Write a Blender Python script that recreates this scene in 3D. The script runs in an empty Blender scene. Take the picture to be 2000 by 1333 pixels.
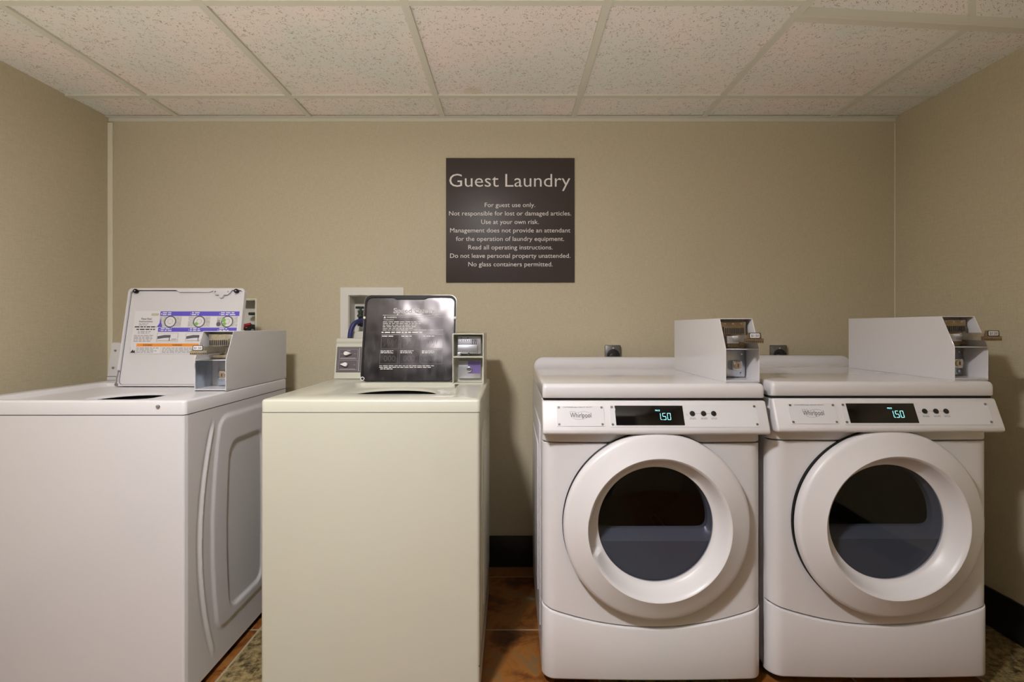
import bpy, bmesh, math, random
from mathutils import Matrix, Vector
random.seed(4)
S = bpy.context.scene
COL = S.collection
PI = math.pi

# ------------------------------------------------------------------ camera, world, exposure
CAM_H = 1.12
cd = bpy.data.cameras.new('camera'); cam = bpy.data.objects.new('camera', cd); COL.objects.link(cam)
cam.location = (0, 0, CAM_H); cam.rotation_euler = (PI/2, 0, 0)
cd.sensor_width = 36.0; cd.lens = 971/2000*36.0
cd.shift_x = 0.0; cd.shift_y = -26.5/2000
cd.clip_start = 0.02
S.camera = cam
S.view_settings.view_transform = 'Standard'; S.view_settings.look = 'None'
S.view_settings.gamma = 1.0; S.view_settings.use_curve_mapping = False
S.view_settings.exposure = 0.05
w = bpy.data.worlds.new('world'); S.world = w; w.use_nodes = True
# world gradient added as fill through the open end: bright below to light the ceiling
WORLD_UP, WORLD_DOWN = .05, 7.4
wt = w.node_tree; wc = wt.nodes.new('ShaderNodeTexCoord'); ws = wt.nodes.new('ShaderNodeSeparateXYZ'); wr = wt.nodes.new('ShaderNodeMapRange')
wr.inputs[1].default_value = -.52; wr.inputs[2].default_value = -.36; wr.inputs[3].default_value = WORLD_DOWN; wr.inputs[4].default_value = WORLD_UP
wt.links.new(wc.outputs['Generated'], ws.inputs[0]); wt.links.new(ws.outputs[2], wr.inputs[0]); wt.links.new(wr.outputs[0], wt.nodes['Background'].inputs[1])
wt.nodes['Background'].inputs[0].default_value = (1.0, 0.955, 0.92, 1)
LAMP_STRENGTH = 470.0
LAMP_COLOR = (1.0, 0.975, 0.985)

# ------------------------------------------------------------------ mesh helpers
class MB:
    def __init__(s): s.bm = bmesh.new()
    def merge(s, t, mi=0, M=None):
        bmesh.ops.recalc_face_normals(t, faces=t.faces)
        vs = [s.bm.verts.new(M @ v.co if M else v.co) for v in t.verts]
        t.verts.index_update()
        for f in t.faces:
            try:
                g = s.bm.faces.new([vs[v.index] for v in f.verts]); g.material_index = mi
            except ValueError: pass
        t.free(); return s
    def add(s, verts, faces, mi=0, M=None, bev=0, seg=2, ang=0.5):
        t = bmesh.new(); vv = [t.verts.new(v) for v in verts]
        for f in faces:
            try: t.faces.new([vv[i] for i in f])
            except ValueError: pass
        if bev > 0:
            bmesh.ops.recalc_face_normals(t, faces=t.faces)
            es = [e for e in t.edges if len(e.link_faces) == 2 and e.calc_face_angle(0) > ang]
            bmesh.ops.bevel(t, geom=es, offset=bev, segments=seg, affect='EDGES', profile=0.5, clamp_overlap=True)
        return s.merge(t, mi, M)
    def box(s, x0, x1, y0, y1, z0, z1, mi=0, M=None, bev=0, seg=2):
        v = [(x0,y0,z0),(x1,y0,z0),(x1,y1,z0),(x0,y1,z0),(x0,y0,z1),(x1,y0,z1),(x1,y1,z1),(x0,y1,z1)]
        f = [(0,3,2,1),(4,5,6,7),(0,1,5,4),(1,2,6,5),(2,3,7,6),(3,0,4,7)]
        return s.add(v, f, mi, M, bev, seg)
    def prism(s, poly, a0, a1, axis='z', mi=0, M=None, bev=0, seg=2, ang=0.5):
        def P(p, a):
            return {'z': (p[0], p[1], a), 'x': (a, p[0], p[1]), 'y': (p[0], a, p[1])}[axis]
        n = len(poly)
        v = [P(p, a0) for p in poly] + [P(p, a1) for p in poly]
        f = [tuple(range(n)), tuple(range(n, 2*n))] + [(i, (i+1) % n, n+(i+1) % n, n+i) for i in range(n)]
        return s.add(v, f, mi, M, bev, seg, ang)
    def loft(s, loops, cap0=False, cap1=False, mi=0, M=None):
        n = len(loops[0]); v = [p for l in loops for p in l]; f = []
        for k in range(len(loops)-1):
            for i in range(n):
                j = (i+1) % n
                f.append((k*n+i, k*n+j, (k+1)*n+j, (k+1)*n+i))
        if cap0: f.append(tuple(range(n)))
        if cap1: f.append(tuple(range((len(loops)-1)*n, len(loops)*n)))
        return s.add(v, f, mi, M)
    def cyl(s, c, r, d, axis='z', mi=0, M=None, seg=24, r2=None, bev=0):
        r2 = r if r2 is None else r2
        def P(a, rr, h):
            p = (rr*math.cos(a), rr*math.sin(a), h)
            q = {'z': p, 'x': (p[2], p[0], p[1]), 'y': (p[0], p[2], p[1])}[axis]
            return (c[0]+q[0], c[1]+q[1], c[2]+q[2])
        v = [P(2*PI*i/seg, r, 0) for i in range(seg)] + [P(2*PI*i/seg, r2, d) for i in range(seg)]
        f = [tuple(range(seg)), tuple(range(seg, 2*seg))] + [(i, (i+1) % seg, seg+(i+1) % seg, seg+i) for i in range(seg)]
        return s.add(v, f, mi, M, bev, 2, 0.9)
    def lathe(s, prof, c, axis='y', seg=96, mi=0, M=None, warp=None):
        loops = []
        for k, (r, h) in enumerate(prof):
            L = []
            for i in range(seg):
                a = 2*PI*i/seg; rr, hh = (r, h) if warp is None else warp(k, a, r, h)
                p = (rr*math.cos(a), rr*math.sin(a), hh)
                q = {'z': p, 'x': (p[2], p[0], p[1]), 'y': (p[0], p[2], p[1])}[axis]
                L.append((c[0]+q[0], c[1]+q[1], c[2]+q[2]))
            loops.append(L)
        return s.loft(loops, mi=mi, M=M)
    def tube(s, pts, r, seg=10, mi=0, M=None, closed=False):
        pts = [Vector(p) for p in pts]; loops = []; n = len(pts)
        up = None
        for i, p in enumerate(pts):
            a = pts[(i-1) % n] if (closed or i > 0) else p
            b = pts[(i+1) % n] if (closed or i < n-1) else p
            t = (b-a).normalized()
            if up is None:
                up = Vector((0,0,1)) if abs(t.z) < .9 else Vector((1,0,0))
            u = t.cross(up).normalized(); up = u.cross(t).normalized()
            loops.append([tuple(p + r*(math.cos(2*PI*k/seg)*u + math.sin(2*PI*k/seg)*up)) for k in range(seg)])
        if closed: loops.append(loops[0])
        return s.loft(loops, not closed, not closed, mi, M)
    def build(s, name, mats, parent=None, smooth=35):
        me = bpy.data.meshes.new(name); s.bm.to_mesh(me); s.bm.free()
        if not isinstance(mats, (list, tuple)): mats = [mats]
        for m in mats: me.materials.append(m)
        for p in me.polygons: p.use_smooth = smooth > 0
        if smooth > 0: me.set_sharp_from_angle(angle=math.radians(smooth))
        o = bpy.data.objects.new(name, me); COL.objects.link(o)
        if parent: o.parent = parent
        return o

def rrect(x0, x1, y0, y1, r, z, n=10):
    L = []
    for cx, cy, a0 in ((x1-r, y1-r, 0), (x0+r, y1-r, 90), (x0+r, y0+r, 180), (x1-r, y0+r, 270)):
        for k in range(n+1):
            a = math.radians(a0 + 90*k/n)
            L.append((cx + r*math.cos(a), cy + r*math.sin(a), z))
    return L
def circ(cx, cy, rx, ry, z, n=10):
    N = 4*(n+1); return [(cx+rx*math.cos(2*PI*(k-.0)/N), cy+ry*math.sin(2*PI*(k-.0)/N), z) for k in range(N)]
def frame(o, u, v):
    u = Vector(u).normalized(); v = Vector(v).normalized(); n = u.cross(v)
    return Matrix(((u.x, v.x, n.x, o[0]), (u.y, v.y, n.y, o[1]), (u.z, v.z, n.z, o[2]), (0,0,0,1)))
_tc = {}
def text_geo(body, offset=0.0, shear=0.0):
    k = (body, offset, shear)
    if k not in _tc:
        cu = bpy.data.curves.new('t', 'FONT'); cu.body = body; cu.size = 1; cu.offset = offset; cu.shear = shear
        cu.resolution_u = 3
        ob = bpy.data.objects.new('t', cu); COL.objects.link(ob)
        dg = bpy.context.evaluated_depsgraph_get(); me = bpy.data.meshes.new_from_object(ob.evaluated_get(dg))
        _tc[k] = ([tuple(v.co) for v in me.vertices], [tuple(p.vertices) for p in me.polygons])
        bpy.data.objects.remove(ob); bpy.data.curves.remove(cu); bpy.data.meshes.remove(me)
    return _tc[k]
def put_text(mb, body, x0, x1, base, M, mi=0, n=0.0006, cap=None, offset=0.0, shear=0.0):
    """lettering between x0 and x1 on the plane M, baseline at base; cap = capital height"""
    vs, fs = text_geo(body, offset, shear)
    a = min(v[0] for v in vs); b = max(v[0] for v in vs); sx = (x1-x0)/(b-a)
    sy = sx if cap is None else cap/0.729
    t = bmesh.new(); vv = [t.verts.new((x0+(v[0]-a)*sx, base+v[1]*sy, n)) for v in vs]
    for f in fs:
        try: t.faces.new([vv[i] for i in f])
        except ValueError: pass
    mb.merge(t, mi, M)
def word_lines(mb, x0, x1, z0, z1, rows, M, mi, n=0.0006, thick=.5, ragged=.3, rnd=random):
    """rows of print too small to read: one small bar for each word"""
    h = (z1-z0)/rows
    for r in range(rows):
        z = z1 - (r+.5)*h; x = x0; xe = x1 - ragged*rnd.random()*(x1-x0)
        while x < xe:
            L = h*rnd.uniform(1.0, 3.2)
            mb.box(x, min(x+L, xe), z-h*thick/2, z+h*thick/2, n*.5, n, mi, M); x += L + h*.55

# ------------------------------------------------------------------ materials
def mat(name, rgb, rough=.5, metal=0.0, spec=.5, coat=0.0, bump=None, vary=None, emit=None, aniso=0):
    m = bpy.data.materials.new(name); m.use_nodes = True; nt = m.node_tree; b = nt.nodes['Principled BSDF']
    b.inputs['Base Color'].default_value = (*rgb, 1); b.inputs['Roughness'].default_value = rough
    b.inputs['Metallic'].default_value = metal; b.inputs['Specular IOR Level'].default_value = spec
    b.inputs['Coat Weight'].default_value = coat; b.inputs['Coat Roughness'].default_value = .12
    tc = nt.nodes.new('ShaderNodeTexCoord')
    if bump:
        sc, st = bump[0], bump[1]; mp = nt.nodes.new('ShaderNodeMapping')
        mp.inputs['Scale'].default_value = bump[2] if len(bump) > 2 else (1,1,1)
        nz = nt.nodes.new('ShaderNodeTexNoise'); nz.inputs['Scale'].default_value = sc; nz.inputs['Detail'].default_value = 3
        bp = nt.nodes.new('ShaderNodeBump'); bp.inputs['Strength'].default_value = st; bp.inputs['Distance'].default_value = .001
        nt.links.new(tc.outputs['Object'], mp.inputs[0]); nt.links.new(mp.outputs[0], nz.inputs[0])
        nt.links.new(nz.outputs[0], bp.inputs['Height']); nt.links.new(bp.outputs[0], b.inputs['Normal'])
    if vary:
        sc, amt = vary; nz = nt.nodes.new('ShaderNodeTexNoise'); nz.inputs['Scale'].default_value = sc; nz.inputs['Detail'].default_value = 5
        cr = nt.nodes.new('ShaderNodeValToRGB'); cr.color_ramp.elements[0].position = .3; cr.color_ramp.elements[1].position = .7
        cr.color_ramp.elements[0].color = (*[c*(1-amt) for c in rgb], 1); cr.color_ramp.elements[1].color = (*[min(1, c*(1+amt)) for c in rgb], 1)
        nt.links.new(tc.outputs['Object'], nz.inputs[0]); nt.links.new(nz.outputs[0], cr.inputs[0]); nt.links.new(cr.outputs[0], b.inputs['Base Color'])
    if emit:
        b.inputs['Emission Color'].default_value = (*emit[0], 1); b.inputs['Emission Strength'].default_value = emit[1]
    return m
M = {}
M['white'] = mat('white_enamel', (.61,.60,.62), .32, coat=.35, bump=(420,.05))
M['dryer_white'] = mat('dryer_enamel', (.665,.65,.67), .30, coat=.4, bump=(420,.04))
M['dryer_top'] = mat('dryer_top_enamel', (.665,.65,.67), .16, coat=.5)
M['dryer_panel'] = mat('dryer_moulding', (.665,.65,.67), .36)
M['cream'] = mat('cream_enamel', (.545,.54,.455), .33, coat=.3, bump=(420,.05), vary=(2.5,.015))
M['plate'] = mat('plate_white', (.66,.66,.69), .4)
M['black'] = mat('black_plastic', (.010,.010,.012), .4)
M['gap'] = mat('dark_gap', (.015,.014,.013), .8)
M['chrome'] = mat('chrome', (.72,.72,.74), .22, 1.0)
M['screw'] = mat('screw_metal', (.36,.36,.36), .35, 1.0)
M['galv'] = mat('galvanised', (.62,.66,.72), .33, 1.0, bump=(60,.2), vary=(25,.12))
M['bronze'] = mat('coin_brass', (.30,.23,.15), .35, .9, vary=(60,.25))
M['nickel'] = mat('coin_nickel', (.50,.46,.38), .33, .9, vary=(60,.15))
M['silver'] = mat('silver_plate', (.60,.60,.66), .35, .9)
M['purple_film'] = mat('purple_film', (.22,.17,.42), .35, .5)
M['brass_lock'] = mat('lock_brass', (.52,.42,.34), .3, .9)
M['ink'] = mat('ink_black', (.03,.03,.035), .6)
M['ink_grey'] = mat('ink_grey', (.30,.29,.30), .6)
M['ink_white'] = mat('ink_white', (.75,.74,.72), .6)
M['purple'] = mat('label_purple', (.10,.08,.52), .5)
M['orange'] = mat('label_orange', (.80,.27,.03), .5)
M['green'] = mat('label_green', (.20,.42,.08), .5)
M['label_grey'] = mat('label_picture_grey', (.50,.49,.48), .6, vary=(120,.2))
M['label_dark'] = mat('label_picture_dark', (.10,.10,.12), .6)
M['label_white'] = mat('label_white', (.67,.655,.67), .5)
M['sage'] = mat('label_sage', (.45,.45,.33), .5)
M['sign'] = mat('sign_charcoal', (.048,.036,.034), .42, bump=(300,.05))
M['sign_text'] = mat('sign_lettering', (.78,.75,.72), .6)
M['sq_plate'] = mat('control_plate_plum', (.095,.075,.085), .4)
M['rubber'] = mat('rubber_black', (.006,.006,.006), .45, spec=.2)
M['hose'] = mat('hose_blue', (.03,.035,.15), .45)
M['red'] = mat('handle_red', (.30,.008,.012), .4)
M['valve'] = mat('valve_dark', (.035,.05,.045), .4, .3)
M['pvc'] = mat('box_white', (.72,.70,.64), .45)
M['steelbox'] = mat('outlet_steel', (.22,.22,.22), .35, .9, vary=(40,.3))
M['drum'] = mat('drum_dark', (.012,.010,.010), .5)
M['bulkhead'] = mat('bulkhead_grey', (.19,.205,.245), .25)
M['tub'] = mat('tub_dark', (.010,.010,.011), .5)
M['base_black'] = mat('baseboard_black', (.012,.011,.010), .35, vary=(30,.5))
M['tbar'] = mat('ceiling_grid', (.62,.60,.50), .5)
M['tbar_dark'] = mat('ceiling_angle', (.62,.58,.48), .5)
M['trim'] = mat('corner_trim', (.78,.73,.58), .5)
M['led'] = mat('display_digits', (.1,.5,.5), .5, emit=((.36,.90,.95), 1.25))
M['lamp'] = mat('lamp_lens', (.9,.9,.9), .5, emit=(LAMP_COLOR, LAMP_STRENGTH))
M['lamp_frame'] = mat('lamp_frame', (.75,.74,.70), .5)
# smoked window of the dryer doors
def glass_mat(name, tint, refl_rough=.03):
    m = bpy.data.materials.new(name); m.use_nodes = True; nt = m.node_tree; nt.nodes.clear()
    out = nt.nodes.new('ShaderNodeOutputMaterial'); tr = nt.nodes.new('ShaderNodeBsdfTransparent'); gl = nt.nodes.new('ShaderNodeBsdfGlossy')
    tr.inputs[0].default_value = (*tint, 1); gl.inputs['Roughness'].default_value = refl_rough; gl.inputs[0].default_value = (.9,.9,.9,1)
    fr = nt.nodes.new('ShaderNodeFresnel'); fr.inputs[0].default_value = 1.45; mx = nt.nodes.new('ShaderNodeMixShader')
    ge = nt.nodes.new('ShaderNodeNewGeometry'); iv = nt.nodes.new('ShaderNodeMath'); iv.operation = 'SUBTRACT'; iv.inputs[0].default_value = .8; nt.links.new(ge.outputs['Backfacing'], iv.inputs[1])
    mu = nt.nodes.new('ShaderNodeMath'); mu.operation = 'MULTIPLY'; mu.use_clamp = True; nt.links.new(fr.outputs[0], mu.inputs[0]); nt.links.new(iv.outputs[0], mu.inputs[1])
    nt.links.new(mu.outputs[0], mx.inputs[0]); nt.links.new(tr.outputs[0], mx.inputs[1]); nt.links.new(gl.outputs[0], mx.inputs[2])
    nt.links.new(mx.outputs[0], out.inputs[0]); return m
M['window'] = glass_mat('smoked_window', (.72,.73,.76))
# open black lid of the cream washer: glossy dark metal, slightly brushed
def lid_metal():
    m = mat('lid_dark_gloss', (.060,.055,.056), .30, .9); nt = m.node_tree; b = nt.nodes['Principled BSDF']
    tc = nt.nodes.new('ShaderNodeTexCoord'); mp = nt.nodes.new('ShaderNodeMapping'); mp.inputs['Scale'].default_value = (1,1,.28)
    n1 = nt.nodes.new('ShaderNodeTexNoise'); n1.inputs['Scale'].default_value = 30; n1.inputs['Detail'].default_value = 6; n1.inputs['Roughness'].default_value = .7
    n2 = nt.nodes.new('ShaderNodeTexNoise'); n2.inputs['Scale'].default_value = 5; n2.inputs['Detail'].default_value = 2
    mr = nt.nodes.new('ShaderNodeMapRange'); mr.inputs[3].default_value = .10; mr.inputs[4].default_value = .38
    bp = nt.nodes.new('ShaderNodeBump'); bp.inputs['Strength'].default_value = 1.0; bp.inputs['Distance'].default_value = .010
    nt.links.new(tc.outputs['Object'], mp.inputs[0]); nt.links.new(mp.outputs[0], n1.inputs[0]); nt.links.new(tc.outputs['Object'], n2.inputs[0])
    nt.links.new(n1.outputs[0], mr.inputs[0]); nt.links.new(mr.outputs[0], b.inputs['Roughness'])
    nt.links.new(n2.outputs[0], bp.inputs['Height']); nt.links.new(bp.outputs[0], b.inputs['Normal'])
    return m
M['lid_metal'] = lid_metal()

def wall_material():
    m = mat('woven_wallpaper', (.40,.325,.215), .62, spec=.35); nt = m.node_tree; b = nt.nodes['Principled BSDF']
    tc = nt.nodes.new('ShaderNodeTexCoord')
    def noise(scale, mapping, detail=3):
        mp = nt.nodes.new('ShaderNodeMapping'); mp.inputs['Scale'].default_value = mapping
        n = nt.nodes.new('ShaderNodeTexNoise'); n.inputs['Scale'].default_value = scale; n.inputs['Detail'].default_value = detail
        nt.links.new(tc.outputs['Object'], mp.inputs[0]); nt.links.new(mp.outputs[0], n.inputs[0]); return n
    h = noise(420, (.10,.10,1)); v = noise(420, (1,1,.10)); 
    ad = nt.nodes.new('ShaderNodeMath'); ad.operation = 'ADD'
    nt.links.new(h.outputs[0], ad.inputs[0]); nt.links.new(v.outputs[0], ad.inputs[1])
    mr = nt.nodes.new('ShaderNodeMapRange'); mr.inputs[1].default_value = .7; mr.inputs[2].default_value = 1.3; mr.inputs[3].default_value = .0; mr.inputs[4].default_value = 1.0
    nt.links.new(ad.outputs[0], mr.inputs[0])
    cr = nt.nodes.new('ShaderNodeValToRGB'); cr.color_ramp.elements[0].color = (.505,.445,.310,1); cr.color_ramp.elements[1].color = (.590,.525,.375,1)
    nt.links.new(mr.outputs[0], cr.inputs[0]); nt.links.new(cr.outputs[0], b.inputs['Base Color'])
    bp = nt.nodes.new('ShaderNodeBump'); bp.inputs['Strength'].default_value = .25; bp.inputs['Distance'].default_value = .001
    nt.links.new(ad.outputs[0], bp.inputs['Height']); nt.links.new(bp.outputs[0], b.inputs['Normal'])
    return m
M['wall'] = wall_material()

def tile_material():
    m = mat('mineral_fibre_tile', (.62,.56,.48), .9, spec=.2); nt = m.node_tree; b = nt.nodes['Principled BSDF']
    tc = nt.nodes.new('ShaderNodeTexCoord'); N = nt.nodes.new; L = nt.links.new
    # small dark fissures: stretched voronoi dots masked by noise
    wn = N('ShaderNodeTexNoise'); wn.inputs['Scale'].default_value = 60; wn.inputs['Detail'].default_value = 2
    L(tc.outputs['Object'], wn.inputs[0])
    wm = N('ShaderNodeMixRGB'); wm.blend_type = 'LINEAR_LIGHT'; wm.inputs[0].default_value = .018
    L(tc.outputs['Object'], wm.inputs[1]); L(wn.outputs['Color'], wm.inputs[2])
    vo = N('ShaderNodeTexVoronoi'); vo.inputs['Scale'].default_value = 150; L(wm.outputs[0], vo.inputs[0])
    n2 = N('ShaderNodeTexNoise'); n2.inputs['Scale'].default_value = 70; n2.inputs['Detail'].default_value = 2; L(tc.outputs['Object'], n2.inputs[0])
    sz = N('ShaderNodeMapRange'); sz.inputs[1].default_value = .42; sz.inputs[2].default_value = .60; sz.inputs[3].default_value = .10; sz.inputs[4].default_value = .38
    L(n2.outputs[0], sz.inputs[0])
    lt = N('ShaderNodeMath'); lt.operation = 'LESS_THAN'; L(vo.outputs['Distance'], lt.inputs[0]); L(sz.outputs[0], lt.inputs[1])
    # faint uneven tone over the tiles
    n3 = N('ShaderNodeTexNoise'); n3.inputs['Scale'].default_value = 3.0; n3.inputs['Detail'].default_value = 4; L(tc.outputs['Object'], n3.inputs[0])
    cr = N('ShaderNodeValToRGB'); cr.color_ramp.elements[0].position = .38; cr.color_ramp.elements[1].position = .62
    cr.color_ramp.elements[0].color = (.70,.70,.62,1); cr.color_ramp.elements[1].color = (.80,.70,.64,1); L(n3.outputs[0], cr.inputs[0])
    # old water stain on the tile beside the middle bar
    ds = N('ShaderNodeVectorMath'); ds.operation = 'DISTANCE'; ds.inputs[1].default_value = (-.165, 2.085, 2.108); L(tc.outputs['Object'], ds.inputs[0])
    st = N('ShaderNodeMapRange'); st.inputs[1].default_value = .036; st.inputs[2].default_value = .042; st.inputs[3].default_value = .5; st.inputs[4].default_value = 0
    L(ds.outputs['Value'], st.inputs[0])
    m1 = N('ShaderNodeMixRGB'); m1.inputs[2].default_value = (.62,.53,.36,1); L(st.outputs[0], m1.inputs[0]); L(cr.outputs[0], m1.inputs[1])
    m2 = N('ShaderNodeMixRGB'); m2.inputs[2].default_value = (.42,.37,.29,1); L(lt.outputs[0], m2.inputs[0]); L(m1.outputs[0], m2.inputs[1])
    L(m2.outputs[0], b.inputs['Base Color'])
    bp = N('ShaderNodeBump'); bp.inputs['Strength'].default_value = .5; bp.inputs['Distance'].default_value = .001; bp.invert = True
    L(lt.outputs[0], bp.inputs['Height']); L(bp.outputs[0], b.inputs['Normal'])
    return m
M['tile'] = tile_material()

GX, GY, TX, TY = -.936, 1.84, .4045, .39
def floor_material():
    m = mat('slate_floor_tile', (.2,.1,.04), .38); nt = m.node_tree; b = nt.nodes['Principled BSDF']; N = nt.nodes.new; L = nt.links.new
    tc = N('ShaderNodeTexCoord'); mp = N('ShaderNodeMapping'); mp.inputs['Location'].default_value = (-GX/TX+20, -GY/TY+20, 0)
    mp.inputs['Scale'].default_value = (1/TX, 1/TY, 1); L(tc.outputs['Object'], mp.inputs[0])
    fl = N('ShaderNodeVectorMath'); fl.operation = 'FLOOR'; L(mp.outputs[0], fl.inputs[0])
    fr = N('ShaderNodeVectorMath'); fr.operation = 'FRACTION'; L(mp.outputs[0], fr.inputs[0])
    sp = N('ShaderNodeSeparateXYZ'); L(fr.outputs[0], sp.inputs[0])
    def edge(o):
        a = N('ShaderNodeMath'); a.operation = 'SUBTRACT'; a.inputs[1].default_value = .5; L(o, a.inputs[0])
        c = N('ShaderNodeMath'); c.operation = 'ABSOLUTE'; L(a.outputs[0], c.inputs[0])
        g = N('ShaderNodeMath'); g.operation = 'GREATER_THAN'; g.inputs[1].default_value = .491; L(c.outputs[0], g.inputs[0]); return g
    ex, ey = edge(sp.outputs[0]), edge(sp.outputs[1])
    gr = N('ShaderNodeMath'); gr.operation = 'MAXIMUM'; L(ex.outputs[0], gr.inputs[0]); L(ey.outputs[0], gr.inputs[1])
    wn = N('ShaderNodeTexWhiteNoise'); L(fl.outputs[0], wn.inputs[0])
    off = N('ShaderNodeVectorMath'); off.operation = 'ADD'; L(tc.outputs['Object'], off.inputs[0]); L(wn.outputs['Color'], off.inputs[1])
    n1 = N('ShaderNodeTexNoise'); n1.inputs['Scale'].default_value = 7; n1.inputs['Detail'].default_value = 8; n1.inputs['Roughness'].default_value = .65; n1.inputs['Distortion'].default_value = .6
    L(off.outputs[0], n1.inputs[0])
    cr = N('ShaderNodeValToRGB'); e = cr.color_ramp.elements; e[0].position = .30; e[0].color = (.030,.012,.005,1); e[1].position = .72; e[1].color = (.36,.26,.14,1)
    for p, c in ((.42,(.13,.042,.009,1)), (.52,(.26,.10,.02,1)), (.62,(.17,.105,.045,1))):
        k = e.new(p); k.color = c
    L(n1.outputs[0], cr.inputs[0])
    n2 = N('ShaderNodeTexNoise'); n2.inputs['Scale'].default_value = 38; n2.inputs['Detail'].default_value = 6; n2.inputs['Roughness'].default_value = .7; L(off.outputs[0], n2.inputs[0])
    c2 = N('ShaderNodeValToRGB'); c2.color_ramp.elements[0].position = .38; c2.color_ramp.elements[0].color = (.05,.036,.014,1)
    c2.color_ramp.elements[1].position = .6; c2.color_ramp.elements[1].color = (.30,.225,.10,1); L(n2.outputs[0], c2.inputs[0])
    sf = N('ShaderNodeSeparateXYZ'); L(fl.outputs[0], sf.inputs[0]); md = N('ShaderNodeMath'); md.operation = 'MODULO'; md.inputs[1].default_value = 3; L(sf.outputs[0], md.inputs[0])
    sel = N('ShaderNodeMath'); sel.operation = 'COMPARE'; sel.inputs[1].default_value = 2; sel.inputs[2].default_value = .3; L(md.outputs[0], sel.inputs[0])
    mx = N('ShaderNodeMixRGB'); L(sel.outputs[0], mx.inputs[0]); L(cr.outputs[0], mx.inputs[1]); L(c2.outputs[0], mx.inputs[2])
    mg = N('ShaderNodeMixRGB'); mg.inputs[2].default_value = (.33,.27,.17,1); L(gr.outputs[0], mg.inputs[0]); L(mx.outputs[0], mg.inputs[1])
    L(mg.outputs[0], b.inputs['Base Color'])
    bp = N('ShaderNodeBump'); bp.inputs['Strength'].default_value = .35; bp.inputs['Distance'].default_value = .004; L(n1.outputs[0], bp.inputs['Height']); L(bp.outputs[0], b.inputs['Normal'])
    return m
M['floor'] = floor_material()

# ------------------------------------------------------------------ tagging
def thing(name, label, cat, loc, group=None):
    o = bpy.data.objects.new(name, None); COL.objects.link(o); o.location = loc; o.empty_display_size = .1
    o['label'] = label; o['category'] = cat
    if group: o['group'] = group
    return o
def struct(name, mb, m, smooth=0):
    o = mb.build(name, m, None, smooth); o['kind'] = 'structure'; return o
def copy_tree(o, parent=None):
    c = o.copy(); COL.objects.link(c)
    if parent: c.parent = parent
    for ch in list(o.children): copy_tree(ch, c)
    return c

# ------------------------------------------------------------------ the room
XL, XR, YB, ZC = -1.891, 1.797, 2.333, 2.10
YO = -.50                                            # open end of the room, set close so the fill reaches the ceiling
EDGE0, EDGE1 = (.907, 1.568), (XR, 1.640)             # front edge of the low ceiling on the right
HOLES = [(-.767, -.543, 1.098, 1.271), (-1.40, -1.203, 1.06, 1.250)]
m = MB(); m.box(XL-.1, XR+.1, YO, YB+.12, -.1, 0); struct('floor', m, M['floor'])
m = MB()
xs = sorted([XL-.1, XR+.1] + [h[0] for h in HOLES] + [h[1] for h in HOLES])
zs = sorted([0, 2.5] + [h[2] for h in HOLES] + [h[3] for h in HOLES])
for i in range(len(xs)-1):
    for j in range(len(zs)-1):
        cx, cz = (xs[i]+xs[i+1])/2, (zs[j]+zs[j+1])/2
        if not any(h[0] < cx < h[1] and h[2] < cz < h[3] for h in HOLES):
            m.box(xs[i], xs[i+1], YB, YB+.12, zs[j], zs[j+1])
struct('wall_back', m, M['wall'])
m = MB(); m.box(XL-.1, XL, YO, YB, 0, 2.5); struct('wall_left', m, M['wall'])
m = MB(); m.box(XR, XR+.1, YO, YB, 0, 2.5); struct('wall_right', m, M['wall'])
m = MB(); m.box(.60, XR+.1, YO-.1, YO, 0, 2.5); m.box(XL-.1, .60, YO-.1, YO, 2.12, 2.5); struct('wall_light_block', m, M['wall'])  # unseen wall added to block the fill light on the right side
# low ceiling of fibre tiles with the raised bay on the right
m = MB()
LAMP_X, LAMP_Y, LAMP_R = -.52, .30, .105
def cbox(x0, x1, y0, y1, z=ZC+.008): m.box(x0, x1, y0, y1, z, z+.02)
cbox(XL, .907, YO, YB)
m.prism([EDGE0, EDGE1, (XR, YB), (.907, YB)], ZC+.008, ZC+.028)
m.prism([(EDGE0[0], EDGE0[1]+.004), (EDGE1[0], EDGE1[1]+.004), (EDGE1[0], EDGE1[1]+.02), (EDGE0[0], EDGE0[1]+.02)], ZC+.028, 2.42)
m.box(.889, .905, YO, EDGE0[1]+.02, ZC+.028, 2.42)
m.box(.889, XR, YO, EDGE1[1]+.02, 2.42, 2.44)
struct('ceiling', m, M['tile'])
# grid of T-bars
GXS = [-1.5577, -.9445, -.3250, .2885, .894, 1.495]
m = MB()
bw = .0125
for x in GXS:
    y0 = YO if x < .9 else 1.61
    if abs(x-.894) < .01: m.box(x-bw, x+bw, YO, YB, ZC, ZC+.010)
    else: m.box(x-bw, x+bw, y0, YB, ZC, ZC+.010)
for y in (2.115, 1.503, .891, .279, -.333):
    if y > 2: m.box(XL, XR, y-bw, y+bw, ZC+.0005, ZC+.010)
    else: m.box(XL, .894, y-bw, y+bw, ZC+.0005, ZC+.010)
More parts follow.
